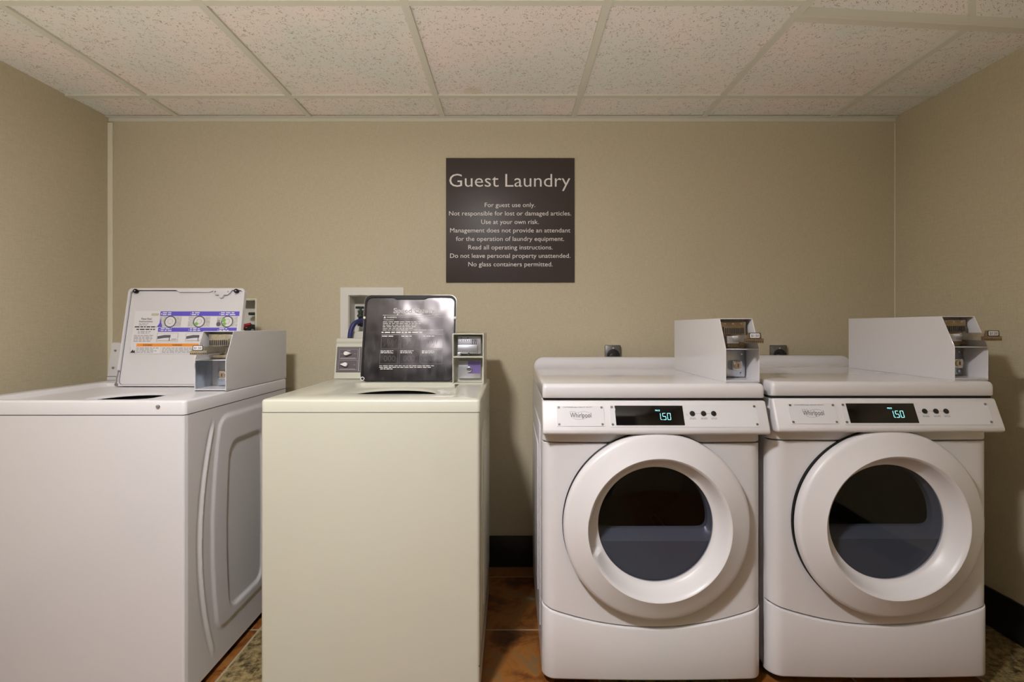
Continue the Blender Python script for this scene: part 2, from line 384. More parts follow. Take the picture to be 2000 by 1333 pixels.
# bars on the upright face of the bay
dx, dy = EDGE1[0]-EDGE0[0], EDGE1[1]-EDGE0[1]
F = frame((EDGE0[0], EDGE0[1]+.004, 0), (dx, dy, 0), (0, 0, 1))
Lf = math.hypot(dx, dy)
m.box(0, Lf, ZC+.012, ZC+.034, 0, .004, 0, F)
m.box(.578, .603, ZC+.03, 2.42, 0, .005, 0, F)
m.box(0, Lf, 2.40, 2.42, 0, .004, 0, F)
struct('trim_1', m, M['tbar'])
m = MB()                                              # angle along the front edge of the low ceiling
m.prism([(EDGE0[0]-.01, EDGE0[1]-.004), (EDGE1[0], EDGE1[1]-.004), (EDGE1[0], EDGE1[1]+.024), (EDGE0[0]-.01, EDGE0[1]+.024)], ZC-.001, ZC+.010)
struct('trim_2', m, M['tbar_dark'])
m = MB(); m.box(XL, XR, YB-.004, YB, ZC-.014, ZC+.004); m.box(XL, XR, YB-.024, YB, ZC+.001, ZC+.004); struct('trim_3', m, M['tbar'])
m = MB(); m.box(XL, XL+.022, YB-.010, YB, 0, ZC-.021, bev=.002); struct('trim_4', m, M['trim'])
m = MB(); m.box(XR-.003, XR, YB-.003, YB, .144, ZC-.021); struct('trim_5', m, M['trim'])
def base(poly_name, pts):
    m = MB(); m.box(*pts, bev=.003); struct(poly_name, m, M['base_black'], 30)
base('baseboard_back', (XL+.013, XR-.013, YB-.013, YB, 0, .144))
base('baseboard_left', (XL, XL+.012, YO, YB, 0, .144))
base('baseboard_right', (XR-.012, XR, YO, YB, 0, .144))

# ------------------------------------------------------------------ ceiling light (outside the frame, lights the room)
t = thing('ceiling_light', 'round white ceiling downlight in the tile grid in front of the washers', 'ceiling light', (LAMP_X, LAMP_Y, ZC))
m = MB(); m.lathe([(LAMP_R, -.004), (LAMP_R+.004, -.010), (LAMP_R+.020, -.008), (LAMP_R+.026, .0075), (.001, .0076)], (0, 0, 0), 'z', 48); m.build('housing', M['lamp_frame'], t)
m = MB(); m.cyl((0, 0, -.005), LAMP_R, .003, 'z', seg=48); m.build('lens', M['lamp'], t)

# ------------------------------------------------------------------ sign
t = thing('wall_sign', 'square charcoal Guest Laundry sign with pale lettering, mounted on the back wall', 'sign', (-.008, YB, 1.3315))
F = frame((0, 0, 0), (1, 0, 0), (0, 0, 1))
m = MB(); m.box(-.3005, .3005, 0, .5815, 0, .008, 0, F, bev=.001); m.build('panel', M['sign'], t)
def sx(px): return (px-1000)/416.2+.008
def sz(py): return (552-py)/416.2
m = MB(); put_text(m, 'Guest', sx(878), sx(974), sz(366), F, n=.0088, cap=.064, offset=-.004); m.build('title_word', M['sign_text'], t, 0); m = MB(); put_text(m, 'Laundry', sx(987), sx(1113.5), sz(366), F, n=.0088, cap=.064, offset=-.004)
m.build('title_word', M['sign_text'], t, 0)
m = MB()
for s_, a, b_, y in (('For guest use only.', 947, 1045, 405.5), ('Not responsible for lost or damaged articles.', 877.5, 1115, 422),
        ('Use at your own risk.', 940, 1052, 438.5), ('Management does not provide an attendant', 879.5, 1113.5, 455),
        ('for the operation of laundry equipment.', 891, 1101.5, 471.5), ('Read all operating instructions.', 915, 1079, 488),
        ('Do not leave personal property unattended.', 879.5, 1113.5, 504.5), ('No glass containers permitted.', 915, 1079, 521)):
    put_text(m, s_, sx(a), sx(b_), sz(y), F, n=.0088, cap=.0215, offset=.0)
m.build('rules_lettering', M['sign_text'], t, 0)

# ------------------------------------------------------------------ coin boxes
def coin_box(root, ox, oy, oz, paint, depth, slide_x, metal, label_mode='dark', slide_out=.06, liner=False):
    """slant-fronted coin box; ox, oy, oz = left front bottom corner in the machine's own axes"""
    W, H, ZBEND, SET, T = .107, .203, .106, .047, .0022
    def X(m, *a, **k): m.box(a[0]+ox, a[1]+ox, a[2]+oy, a[3]+oy, a[4]+oz, a[5]+oz, **k)
    m = MB()
    side = [(oy, oz), (oy+depth, oz), (oy+depth, oz+H), (oy+SET, oz+H), (oy, oz+ZBEND)]
    m.prism(side, ox, ox+T, 'x', bev=.0006, seg=1); m.prism(side, ox+W-T, ox+W, 'x', bev=.0006, seg=1)
    X(m, T, W-T, SET, depth, H-T, H); X(m, T, W-T, depth-T, depth, 0, H-T)
    X(m, T, W-T, 0, depth-T, 0.0005, .0035)
    X(m, T, W-T, 0, .10, ZBEND-T, ZBEND)                       # shelf between the two openings
    X(m, T, W-T, .098, .10, 0, H-T)                            # inner back
    X(m, T, W-T, .0, .002, 0, .006)
    m.box(ox-.0004, ox+W+.0004, oy+.001, oy+depth, oz+.0065, oz+.0075)   # base seam
    cb = m.build('coin_box', paint, root, 30)
    # upper mechanism with comb of coin slots
    m = MB()
    X(m, .010, W-.014, .062, .072, ZBEND+.004, H-.010, bev=.002)
    X(m, .016, W-.022, .052, .064, ZBEND+.046, ZBEND+.070, bev=.001)
    for k in range(9):
        x = .020+k*.0072
        m.box(ox+x, ox+x+.0036, oy+.0505, oy+.053, oz+ZBEND+.048, oz+ZBEND+.066, 1)
    for k in range(3): m.cyl((ox+.025+k*.026, oy+.062, oz+H-.017), .0022, -.002, 'y', 2, seg=10)
    X(m, .022, .060, .040, .060, ZBEND+.016, ZBEND+.040, mi=2, bev=.001)
    X(m, .030, W-.020, .056, .064, ZBEND+.004, ZBEND+.014, mi=0)
    m.build('coin_mechanism', [metal, M['ink'], M['silver']], cb, 30)
    # slide tray pulled out towards the room, handle in front
    m = MB(); c = slide_x; z0 = ZBEND+.022
    X(m, c-.021, c-.0185, -slide_out+.006, .055, z0+.002, z0+.022, mi=0); X(m, c+.0185, c+.021, -slide_out+.006, .055, z0+.002, z0+.022)
    X(m, c-.021, c+.021, -slide_out+.006, .055, z0, z0+.003)
    m2 = MB()
    m2.box(ox+c-.028, ox+c+.028, oy-slide_out, oy-slide_out+.009, oz+z0-.002, oz+z0+.012, 0, bev=.001)
    m2.prism([(ox+c-.022, oz+z0+.012), (ox+c+.022, oz+z0+.012), (ox+c+.019, oz+z0+.030), (ox+c-.019, oz+z0+.030)], oy-slide_out, oy-slide_out+.006, 'y', 0, bev=.001)
    for k in range(9): m2.cyl((ox+c-.024+k*.006, oy-slide_out-.0005, oz+z0+.003), .0018, .003, 'y', 1, seg=8)
    m.build('coin_slide', M['nickel'], cb, 30)
    h = m2.build('slide_handle', [metal, M['ink']], cb, 30)
    m = MB(); F = frame((ox+c, oy-slide_out-.0004, oz+z0+.021), (1,0,0), (0,0,1))
    P = [(p[0], p[1]) for p in rrect(-.0165, .0165, -.0085, .0085, .003, 0, 3)]
    Q = [(p[0], p[1]) for p in rrect(-.0145, .0145, -.0068, .0068, .0025, 0, 3)]
    m.prism(P, 0, .0010, 'z', 1, F); m.prism(Q, .0010, .0016, 'z', 0, F); put_text(m, '$1.50', -.0115, .0115, -.0038, F, 1, .0019, cap=.0078, offset=.01)
    m.build('price_label', [M['label_white'], M['ink']], cb, 0)
    # lower compartment with lock
    m = MB()
    X(m, .030, W-.006, .085, .092, .010, ZBEND-.008, bev=.001)
    for dz in (.022, ZBEND-.020): m.cyl((ox+W-.018, oy+.085, oz+dz), .004, -.004, 'y', 1, seg=12, bev=.0008)
    if liner: X(m, T, T+.0008, .003, .096, .006, ZBEND-.004)
    m.build('vault_plate', [M['galv'], M['chrome']], cb, 30)
    m = MB()
    X(m, .046, .080, .055, .086, .034, .066, bev=.005, seg=3)
    m.cyl((ox+.063, oy+.055, oz+.050), .012, -.004, 'y', 1, seg=24, bev=.001)
    m.box(ox+.0618, ox+.0642, oy+.0498, oy+.0515, oz+.044, oz+.056, 2)
    m.build('lock', [M['chrome'], M['brass_lock'], M['ink']], cb, 30)
    return cb

# ------------------------------------------------------------------ white washer
def top_loops(Wd, D, z0, z1, rec, dip, hole, hz, yr=None):
    r = .012
    L = [rrect(0, Wd, 0, D, r, z0), rrect(0, Wd, 0, D, r, z1-.007), rrect(.002, Wd-.002, .002, D-.002, r, z1-.0025), rrect(.007, Wd-.007, .007, D-.007, r, z1)]
    x0, x1, y0, y1 = rec
    L += [rrect(x0, x1, y0, y1, .04, z1), rrect(x0+.004, x1-.004, y0+.004, y1-.004, .04, z1-.0015), rrect(x0+.014, x1-.014, y0+.014, y1-.004, .04, z1-dip+.002), rrect(x0+.022, x1-.022, y0+.020, y1-.008, .04, z1-dip)]
    cx, cy, rx, ry = hole
    L += [circ(cx, cy, rx+.02, ry+.02, hz+.003), circ(cx, cy, rx+.004, ry+.004, hz), circ(cx, cy, rx, ry, hz-.006), circ(cx, cy, rx+.004, ry+.004, hz-.008)]
    return L

def ring(mb, outer, inner, n0, n1, mi, M_):
    o0 = [(p[0], p[1], n0) for p in outer]; o1 = [(p[0], p[1], n1) for p in outer]
    i1 = [(p[0], p[1], n1) for p in inner]; i0 = [(p[0], p[1], n0) for p in inner]
    mb.loft([o0, o1, i1, i0, o0], mi=mi, M=M_)

WW, WD = .690, .660
wash = thing('washing_machine', 'white top-loading coin washing machine with its instruction-covered white lid standing open, against the left wall', 'washing machine', (-1.654, 1.467, 0))
def sstep(a, b, x):
    t = max(0, min(1, (x-a)/(b-a))); return t*t*(3-2*t)
def side_h(y, z):
    k = ((z-.44)/.366)
    h = 0
    yg = .068 + .066*k*k
    if abs(k) < 1.06:
        f = sstep(1.05, .93, abs(k)); d = (y-yg)
        h += f*(.0035*math.exp(-((d-.006)/.0055)**2) - .0025*math.exp(-((d+.008)/.006)**2))
    for y0, k2, zb, zt, Hh, wd in ((.120, .040, .115, .832, .0045, .018), (.204, .030, .155, .735, -.007, .015)):
        kk = (z-.44)/.36; yl = y0 + k2*kk*kk; yr = WD-.0 - y0 - k2*kk*kk*.3
        a = min(y-yl, yr-y); b = min(zt-z, z-zb); R = .05
        if a < R and b < R and a > -R and b > -R: d = R - math.hypot(R-a, R-b)
        else: d = min(a, b)
        h += Hh*sstep(0, wd, d)
    return h
m = MB(); z0, z1 = .022, .8595
m.loft([rrect(0, WW-.003, 0, WD, .008, z0), rrect(0, WW-.003, 0, WD, .008, z1)], True, True)
m.box(.02, WW-.02, .02, WD-.02, .008, z0, 1)
ny, nz = 150, 150; vs = []; fs = []
for i in range(ny+1):
    for j in range(nz+1):
        y = .006 + (WD-.012)*i/ny; z = z0 + (z1-z0)*j/nz
        e = min(y-.006, WD-.006-y)
        vs.append((WW-.004 + min(.004, .002+e*.5) + side_h(y, z), y, z))
for i in range(ny):
    for j in range(nz):
        a = i*(nz+1)+j; fs.append((a, a+1, a+nz+2, a+nz+1))
t_ = bmesh.new(); vv = [t_.verts.new(v) for v in vs]
for f in fs: t_.faces.new([vv[i] for i in f])
m.merge(t_)
m.build('cabinet', [M['white'], M['gap']], wash, 40)
m = MB(); m.loft(top_loops(WW, WD, .862, .904, (.045, .555, .022, .485), .016, (.355, .215, .118, .125), .880), cap0=False)
m.box(.004, WW-.004, .004, WD-.004, .858, .8625, 1)
m.build('top_panel', [M['white'], M['gap']], wash, 50)
m = MB(); m.lathe([(.126, .8725), (.16, .84), (.19, .70), (.20, .62), (.001, .61)], (.345, .215, 0), 'z', 48); m.build('wash_tub', M['tub'], wash)
m = MB(); m.cyl((.610, 0, .886), .0065, -.002, 'y', 0, seg=20, bev=.0008); m.cyl((.610, -.002, .886), .004, -.0015, 'y', 1, seg=6); m.build('screw', [M['chrome'], M['screw']], wash)
m = MB()                                             # small print on the recessed rim
F = frame((.405, .462, .8893), (1,0,0), (0,1,0)); word_lines(m, 0, .035, -.012, .012, 3, F, 0, rnd=random.Random(3)); m.box(.040,.045,-.014,.010,0,.0006,0,F); m.box(.048,.052,-.014,.010,0,.0006,0,F)
m.build('rim_marking', M['ink_grey'], wash, 0)
# console behind the lid
m = MB(); cx1 = .580
m.prism([(.560, .905), (.585, 1.050), (.592, 1.058), (.655, 1.058), (.655, .905)], -.022+.022, cx1, 'x', bev=.003)
m.prism([(.5612, .919), (.5632, .919), (.5634, .9205), (.5614, .9205)], .001, cx1-.001, 'x', 1)
for zz, yy in ((.955, .5686), (1.025, .5807)): m.cyl((.022, yy-.001, zz), .0045, -.003, 'y', 2, seg=14, bev=.0006)
m.build('console', [M['white'], M['gap'], M['screw']], wash, 30)
# lid
LW, LH = .467, .392
tl = Vector((0, .070, .388)).normalized()
F = frame((-1.540+1.654, 1.930-1.467, .892), (1,0,0), tl)
O = [(p[0], p[1]) for p in rrect(0, LW, 0, LH, .016, 0, 5)]
def insert_top(pts, us, v):
    """extra points along the top side (from right to left)"""
    n = 6
    return pts[:n] + [(u, v) for u in us] + pts[n:]
O2 = insert_top(O, (.335, .325, .205, .190), LH)
I_ = [(p[0], p[1]) for p in rrect(.008, LW-.008, .006, LH-.008, .014, 0, 5)]
I2 = insert_top(I_, (.335, .325, .205, .190), LH-.008)
I2[7] = (.325, LH-.016); I2[8] = (.205, LH-.016); I2[6] = (.345, LH-.008); 
m = MB(); m.prism(O, -.016, -.006, 'z', 0, F)
ring(m, O2, I2, -.006, .002, 0, F)
Ish = [(p[0], p[1]) for p in rrect(.0095, LW-.0095, .0075, LH-.0105, .013, 0, 5)]
ring(m, I_, Ish, -.006, -.0056, 1, F)
lid = m.build('lid', [M['white'], M['gap']], wash, 40)
for u in (.030, .434):
    m = MB(); m.cyl((u, LH-.012, -.006), .0085, .014, 'z', 0, F, 20, bev=.002); m.cyl((u, LH-.012, .008), .003, .001, 'z', 1, F, 10); m.build('bumper', [M['rubber'], M['ink_grey']], lid)
m = MB()
m.prism([(.338, LH-.006), (.345, LH-.022), (.352, LH-.028), (.400, LH-.028), (.408, LH-.020), (.418, LH-.006)], -.004, .004, 'z', 0, F, bev=.0015)
m.prism([(.366, LH-.028), (.372, LH-.040), (.380, LH-.040), (.386, LH-.028)], -.005, .006, 'z', 0, F, bev=.001)
for u in (.350, .402): m.cyl((u, LH-.015, .004), .003, .001, 'z', 1, F, 10)
m.build('latch', [M['white'], M['screw']], lid, 30)
m = MB()                                             # hinge linkage at the lower left corner
pts = [(.001, .004, .003), (.006, .018, .004), (.004, .030, .004), (.007, .046, .004), (.006, .062, .004)]
m.tube([tuple(F @ Vector(p)) for p in pts], .0022, 8); m.cyl((.006, .006, 0), .006, .006, 'z', 0, F, 14); m.cyl((.007, .058, 0), .004, .005, 'z', 0, F, 12)
m.build('hinge', M['screw'], lid)
# printed instructions
rr = random.Random(11)
m = MB(); n0 = -.0055
G = F @ Matrix.Translation((0, 0, n0))
def R(u0, u1, v0, v1, mi, n=.0004): m.box(u0, u1, v0, v1, 0, n, mi, G)
# material slots: 0 white 1 purple 2 orange 3 ink 4 grey ink 5 picture grey 6 picture dark 7 green 8 sage 9 ink white
R(.034, .453, .126, .300, 0, .0002)
R(.135, .451, .279, .298, 1); R(.134, .446, .215, .232, 1); R(.057, .440, .156, .168, 2); R(.100, .130, .280, .290, 8)
for u in (.139, .255, .371):
    put_text(m, {.139: '1', .255: '2', .371: '3'}[u], u, u+.003, .284, G, 9, .0007, cap=.008); word_lines(m, u+.006, u+(.045 if u < .3 else .078), .281, .296, 2, G, 9, .0007, rnd=rr)
    put_text(m, {.139: '4', .255: '5', .371: '6'}[u], u, u+.003, .219, G, 9, .0007, cap=.008); word_lines(m, u+.006, u+.050, .217, .231, 2, G, 9, .0007, rnd=rr)
for u, ux in ((.135, .222), (.250, .337), (.364, .447)):    # upper pictures: the tub seen from above
    R(u, ux, .236, .277, 5); c = (u+ux)/2
    m.lathe([(.024, .0006), (.0195, .0007)], (c, .256, 0), 'z', 28, 6, G); m.cyl((c, .256, .0004), .0195, .0003, 'z', 0, G, 28)
    m.lathe([(.011, .0008), (.008, .0009)], (c, .257, 0), 'z', 20, 5, G)
    if u > .2: m.cyl((c-.010, .247, .0007), .007, .0004, 'z', 7, G, 14)
    if u > .3:
        m.cyl((c-.014, .262, .0007), .008, .0004, 'z', 7, G, 14); m.cyl((u+.008, .246, .0007), .009, .0004, 'z', 6, G, 14); m.cyl((u+.008, .258, .0007), .006, .0004, 'z', 4, G, 14)
m.prism([(.128, .234), (.150, .234), (.144, .250), (.140, .272), (.137, .250)], .0005, .0010, 'z', 1, G)
for u, ux in ((.132, .218), (.246, .330), (.362, .44)):     # lower pictures
    R(u, ux, .174, .211, 5); R(u+.004, ux-.004, .176, .209, 0, .0006)
    m.prism([(u+.004, .186), (u+.030, .190), (u+.055, .192), (u+.055, .202), (u+.030, .202), (u+.004, .197)], .0006, .0010, 'z', 6, G)
    m.box(u+.060, ux-.006, .184, .187, .0006, .001, 4, G); m.box(u+.050, u+.053, .178, .198, .0006, .001, 6, G); m.box(u+.006, ux-.006, .179, .181, .0006, .001, 4, G)
put_text(m, 'Please Read', .062, .103, .264, G, 3, .0005, cap=.008, offset=.01); put_text(m, 'Instructions', .055, .108, .2535, G, 3, .0005, cap=.008, offset=.01)
word_lines(m, .055, .104, .240, .250, 2, G, 4, .0005, rnd=rr)
word_lines(m, .040, .128, .232, .238, 1, G, 3, .0005, .75, .05, rnd=rr); word_lines(m, .048, .122, .222, .228, 1, G, 3, .0005, .75, .05, rnd=rr)
word_lines(m, .055, .108, .207, .219, 2, G, 4, .0005, rnd=rr); word_lines(m, .042, .120, .174, .203, 5, G, 4, .0005, rnd=rr)
put_text(m, 'WARNING', .082, .118, .1585, G, 3, .0007, cap=.0068, offset=.01); put_text(m, 'WARNING', .198, .236, .1585, G, 3, .0007, cap=.0068, offset=.01); put_text(m, 'WARNING', .330, .368, .1585, G, 3, .0007, cap=.0068, offset=.01)
word_lines(m, .060, .150, .130, .153, 4, G, 4, .0005, rnd=rr); word_lines(m, .160, .290, .130, .153, 4, G, 4, .0005, rnd=rr); word_lines(m, .300, .436, .130, .153, 4, G, 4, .0005, rnd=rr)
m.prism([(.036, .131), (.055, .131), (.052, .142), (.048, .137), (.045, .144), (.040, .138)], .0003, .0008, 'z', 3, G)
for a in (.034, .0575, .154, .295, .440): m.box(a, a+.0007, .127, .155, .0003, .0006, 4, G)
m.box(.034, .44, .127, .1278, .0003, .0006, 4, G)
m.build('instruction_label', [M['label_white'], M['purple'], M['orange'], M['ink'], M['ink_grey'], M['label_grey'], M['label_dark'], M['green'], M['sage'], M['ink_white']], lid, 0)
coin_box(wash, WW-.1085, .211, .9042, M['white'], .449, .051, M['nickel'], liner=True)

# ------------------------------------------------------------------ cream washer
CW, CDp = .650, .620
cw = thing('washing_machine', 'cream top-loading coin washing machine with its dark glossy lid standing open', 'washing machine', (-.746, 1.475, 0))
m = MB()
m.loft([rrect(0, CW, 0, CDp, .010, .022), rrect(0, CW, 0, CDp, .010, .8665)], True, True)
m.box(.02, CW-.02, .02, CDp-.02, .008, .022, 1)
m.prism([(.05, .16), (.56, .16), (.56, .80), (.05, .80)], CW-.002, CW+.0035, 'x', 0, bev=.003)
m.prism([(.12, .23), (.49, .23), (.49, .73), (.12, .73)], CW, CW+.007, 'x', 0, bev=.004)
m.prism([(.0, .112), (.62, .112), (.62, .1145), (.0, .1145)], CW-.002, CW+.0006, 'x', 1)
m.build('cabinet', [M['cream'], M['gap']], cw, 40)
m = MB(); m.loft(top_loops(CW+.002, CDp, .8685, .906, (.135, .548, .120, .462), .017, (.330, .275, .150, .140), .886))
m.box(.004, CW-.004, .004, CDp-.004, .863, .869, 1)
m.build('top_panel', [M['cream'], M['gap']], cw, 50)
m = MB(); m.lathe([(.152, .878), (.18, .84), (.20, .70), (.20, .62), (.001, .61)], (.330, .270, 0), 'z', 48); m.build('wash_tub', M['tub'], cw)
m = MB()
m.prism([(.585, .9065), (.590, .920), (.612, 1.040), (.6125, 1.044), (.616, 1.052), (.612, 1.062), (.620, 1.074), (.660, 1.074), (.665, .9065)], 0.006, .518, 'x', 0, bev=.004)
con = m.build('console', M['cream'], cw, 40)
# control plate on the slanted front
vdir = Vector((0, .022, .120)).normalized(); F = frame((.006, .5915, .9215), (1,0,0), vdir)
m = MB()
m.box(.008, .500, .012, .118, .001, .003, 1, F, bev=.0006); m.box(.011, .497, .015, .115, .003, .0034, 2, F); m.box(.0125, .4955, .0165, .1135, .0034, .0038, 0, F)
m.box(.018, .096, .068, .108, .0038, .0044, 2, F); m.box(.0195, .0945, .0695, .1065, .0044, .0048, 0, F)
m.box(.018, .096, .022, .063, .0038, .0044, 2, F); m.box(.0195, .0945, .0235, .0615, .0044, .0048, 0, F)
for v in (.068, .022): m.box(.024, .088, v, v+.004, .0048, .0052, 2, F); m.box(.024, .032, v+.020, v+.0215, .0048, .0052, 2, F); m.box(.080, .088, v+.020, v+.0215, .0048, .0052, 2, F)
m.box(.050, .064, .101, .1035, .0048, .0052, 2, F); m.box(.100, .104, .016, .113, .0038, .0046, 2, F)
for k in range(4):
    for q in range(3):
        u = .111+q*.13; v = .021+k*.0235; m.box(u, u+.019, v, v+.017, .0038, .0046, 2, F); m.box(u+.0025, u+.0165, v+.0025, v+.0145, .0046, .005, 0, F)
m.build('control_plate', [M['sq_plate'], M['gap'], M['ink_grey']], cw, 0)
for (u, v, s) in ((.050, .089, 1), (.049, .043, -1)):
    m = MB(); pts = []
    for k in range(24):
        a = 2*PI*k/24; pts.append((.0095*math.cos(a), .0085*math.sin(a)))
    pts = [p for p in pts if p[0]*s < .006] ; tip = (s*.022, .0005)
    pts.sort(key=lambda p: math.atan2(p[1], p[0]*s) % (2*PI)); pts = [tip] + pts
    K = F @ Matrix.Translation((u, v, .0048))
    m.prism(pts, 0, .016, 'z', 0, K, bev=.002); m.build('knob', M['ink_white'], cw, 40)
# lid
LW2, LH2 = .370, .350
tl = Vector((0, .068, .344)).normalized()
F = frame((-.594+.746, 1.942-1.475, .9075), (1,0,0), tl)
O = [(p[0], p[1]) for p in rrect(0, LW2, 0, LH2, .026, 0, 5)]
O2 = insert_top(O, (.255, .240, .130, .115), LH2)
I_ = [(p[0], p[1]) for p in rrect(.009, LW2-.008, .006, LH2-.011, .022, 0, 5)]
I2 = insert_top(I_, (.255, .240, .130, .115), LH2-.011); I2[7] = (.240, LH2-.018); I2[8] = (.130, LH2-.018)
m = MB(); m.prism(O, -.014, -.008, 'z', 0, F, bev=.002); ring(m, O2, [(p[0]*.994+LW2*.003, p[1]*.994+LH2*.003) for p in O2], -.008, .000, 0, F)
lid = m.build('lid', M['cream'], cw, 40); lid['label'] = 'open lid with dark glossy metal liner'
m = MB(); O3 = [(p[0]*.993+LW2*.0035, p[1]*.993+LH2*.0035) for p in O2]; ring(m, O3, I2, -.008, .0026, 0, F)
m.build('lid_seal', M['rubber'], lid, 40)
m = MB()
P = [(p[0], p[1]) for p in rrect(.004, LW2-.004, .004, LH2-.006, .02, 0, 5)]; m.prism(P, -.008, -.002, 'z', 0, F)
m.build('lid_liner', M['lid_metal'], lid, 40)
m = MB(); G = F @ Matrix.Translation((0, 0, -.0019)); rr = random.Random(5)
put_text(m, 'Speed Queen', .118, .285, .276, G, 0, .0004, cap=.021, offset=.03); put_text(m, 'Speed Queen', .1195, .2835, .2768, G, 2, .0008, cap=.0195, offset=-.012)
m.box(.075, .320, .2665, .2675, 0, .0005, 0, G)
m.prism([(.079, .2545), (.089, .2545), (.084, .2635)], 0, .0005, 'z', 0, G); put_text(m, 'WARNING', .092, .132, .2555, G, 0, .0005, cap=.0062, offset=.012)
m.box(.135, .320, .2588, .2596, 0, .0005, 0, G); put_text(m, 'WARNING', .079, .120, .2455, G, 0, .0005, cap=.005)
word_lines(m, .078, .28, .203, .243, 6, G, 0, .0005, .35, .4, rr); m.box(.078, .320, .2065, .2071, 0, .0005, 0, G)
word_lines(m, .074, .255, .193, .201, 1, G, 0, .0005, .6, .1, rr); m.box(.075, .320, .1885, .1890, 0, .0005, 0, G)
def grid_box(u0, u1, v0, v1):
    for a in (u0, u1): m.box(a, a+.0006, v0, v1, 0, .0004, 1, G)
    for a in (v0, v1): m.box(u0, u1, a, a+.0006, 0, .0004, 1, G)
for c, u0 in enumerate((.075, .152, .238)):
    grid_box(u0, u0+(.070, .080, .082)[c], .132, .186); grid_box(u0-.003, u0+(.067, .078, .080)[c], .070, .126)
    word_lines(m, u0+.002, u0+.050, .178, .185, 1, G, 0, .0005, .5, .1, rr); word_lines(m, u0, u0+.055, .112, .125, 3, G, 0, .0005, .5, .3, rr)
    for k in range(3):
        x = u0+.02+k*.016; m.tube([tuple(G @ Vector(p)) for p in ((x-.008, .140, .0005), (x-.003, .155+.004*k, .0005), (x+.003, .148, .0005), (x+.007, .168, .0005))], .0005, 4, 1)
        m.tube([tuple(G @ Vector((x+.006*math.cos(2*PI*q/12), .092+.010*math.sin(2*PI*q/12), .0005))) for q in range(12)], .0004, 4, 1, closed=True)
word_lines(m, .072, .290, .054, .066, 2, G, 0, .0005, .4, .1, rr); word_lines(m, .076, .125, .048, .053, 1, G, 0, .0005, .6, .1, rr)
m.build('lid_lettering', [M['ink_white'], M['ink_grey'], M['sq_plate']], lid, 0)
m = MB(); m.cyl((.010, .012, 0), .0075, .004, 'z', 0, F, 18); m.cyl((.010, .012, .004), .005, .001, 'z', 1, F, 18)
m.build('hinge_pin', [M['pvc'], M['gap']], lid)
for u in (.004, LW2-.004):
    m = MB(); m.cyl((u, LH2*.73, 0), .005, .006, 'z', 0, F, 12, bev=.001); m.build('bumper', M['pvc'], lid)
# square-fronted coin box
def square_box(root, ox, oy, oz):
    W, H, D, T, ZS = .118, .191, .228, .004, .100
    m = MB()
    def X(mm, *a, **k): mm.box(a[0]+ox, a[1]+ox, a[2]+oy, a[3]+oy, a[4]+oz, a[5]+oz, **k)
    X(m, 0, T, 0, D, 0, H, bev=.001); X(m, W-T, W, 0, D, 0, H, bev=.001); X(m, T, W-T, 0, D, H-T, H); X(m, T, W-T, 0, D, 0, T)
    X(m, T, W-T, D-T, D, T, H-T); X(m, T, W-T, 0, .07, ZS, ZS+.005); X(m, T, W-T, .060, .062, T, H-T)
    cb = m.build('coin_box', M['cream'], root, 30)
    m = MB(); X(m, .016, W-.012, .030, .060, ZS+.012, H-.010, bev=.004, seg=2)
    X(m, .018, .092, .016, .034, ZS+.014, ZS+.046, bev=.001)
    for k in range(8): m.box(ox+.032+k*.0085, ox+.0345+k*.0085, oy+.029, oy+.031, oz+H-.030, oz+H-.025, 1)
    for k in range(3): m.box(ox+.072+k*.007, ox+.0745+k*.007, oy+.0285, oy+.031, oz+H-.042, oz+H-.022, 1)
    for k in range(10): m.cyl((ox+.022+k*.0070, oy+.016, oz+ZS+.023), .0014, -.0006, 'y', 1, seg=8)
    for x in (.030, .056): m.cyl((ox+x, oy+.030, oz+H-.018), .002, -.001, 'y', 1, seg=10)
    X(m, .018, .030, .010, .022, ZS+.008, ZS+.018, mi=0, bev=.001); X(m, .058, .064, .012, .02, ZS+.008, ZS+.018, mi=1)
    m.build('coin_mechanism', [M['silver'], M['ink']], cb, 30)
    m = MB(); X(m, .018, W-.014, .045, .060, .018, ZS-.014, bev=.001); X(m, .055, W-.015, .0442, .0455, .036, ZS-.016, mi=1)
    m.build('vault_door', [M['silver'], M['purple_film']], cb, 30)
    m = MB(); m.cyl((ox+.060, oy+.0445, oz+.052), .0105, -.006, 'y', 0, seg=24, bev=.001); m.cyl((ox+.060, oy+.0385, oz+.052), .006, -.001, 'y', 1, seg=16); m.cyl((ox+.060, oy+.0375, oz+.052), .003, -.001, 'y', 0, seg=12)
    m.build('lock', [M['chrome'], M['ink']], cb, 30)
square_box(cw, .746-.2245, 1.872-1.475, .9063)

# ------------------------------------------------------------------ dryers
DW, DD = .686, .700
def fy(x, r=.040, bow=.008):
    c = DW/2; u = (x-c)/c; y = bow*u*u
    e = min(x, DW-x)
    if e < r: y += (r - math.sqrt(max(0, r*r-(r-e)**2)))
    return y
def kick_z(x):
    u = (x-DW/2)/(DW/2); return .192 + .060*abs(u)**2.0
XS = [0] + [.040*(1-math.cos(PI/2*k/8)) for k in range(1, 9)] + [.04+(DW-.08)*k/20 for k in range(1, 20)] + [DW-.040*(1-math.cos(PI/2*(8-k)/8)) for k in range(0, 8)] + [DW]
def curved_panel(mb, zb, zt, yoff=0, yback=.055, mi=0, e=.004):
    cols = []
    for x in XS:
        y = fy(x)+yoff; b_, t_ = zb(x), zt(x)
        cols.append([(x, yback, b_), (x, y+e, b_), (x, y+e*.3, b_+e*.3), (x, y, b_+e), (x, y, t_-e), (x, y+e*.3, t_-e*.3), (x, y+e, t_), (x, yback, t_)])
    mb.loft(cols, True, True, mi)

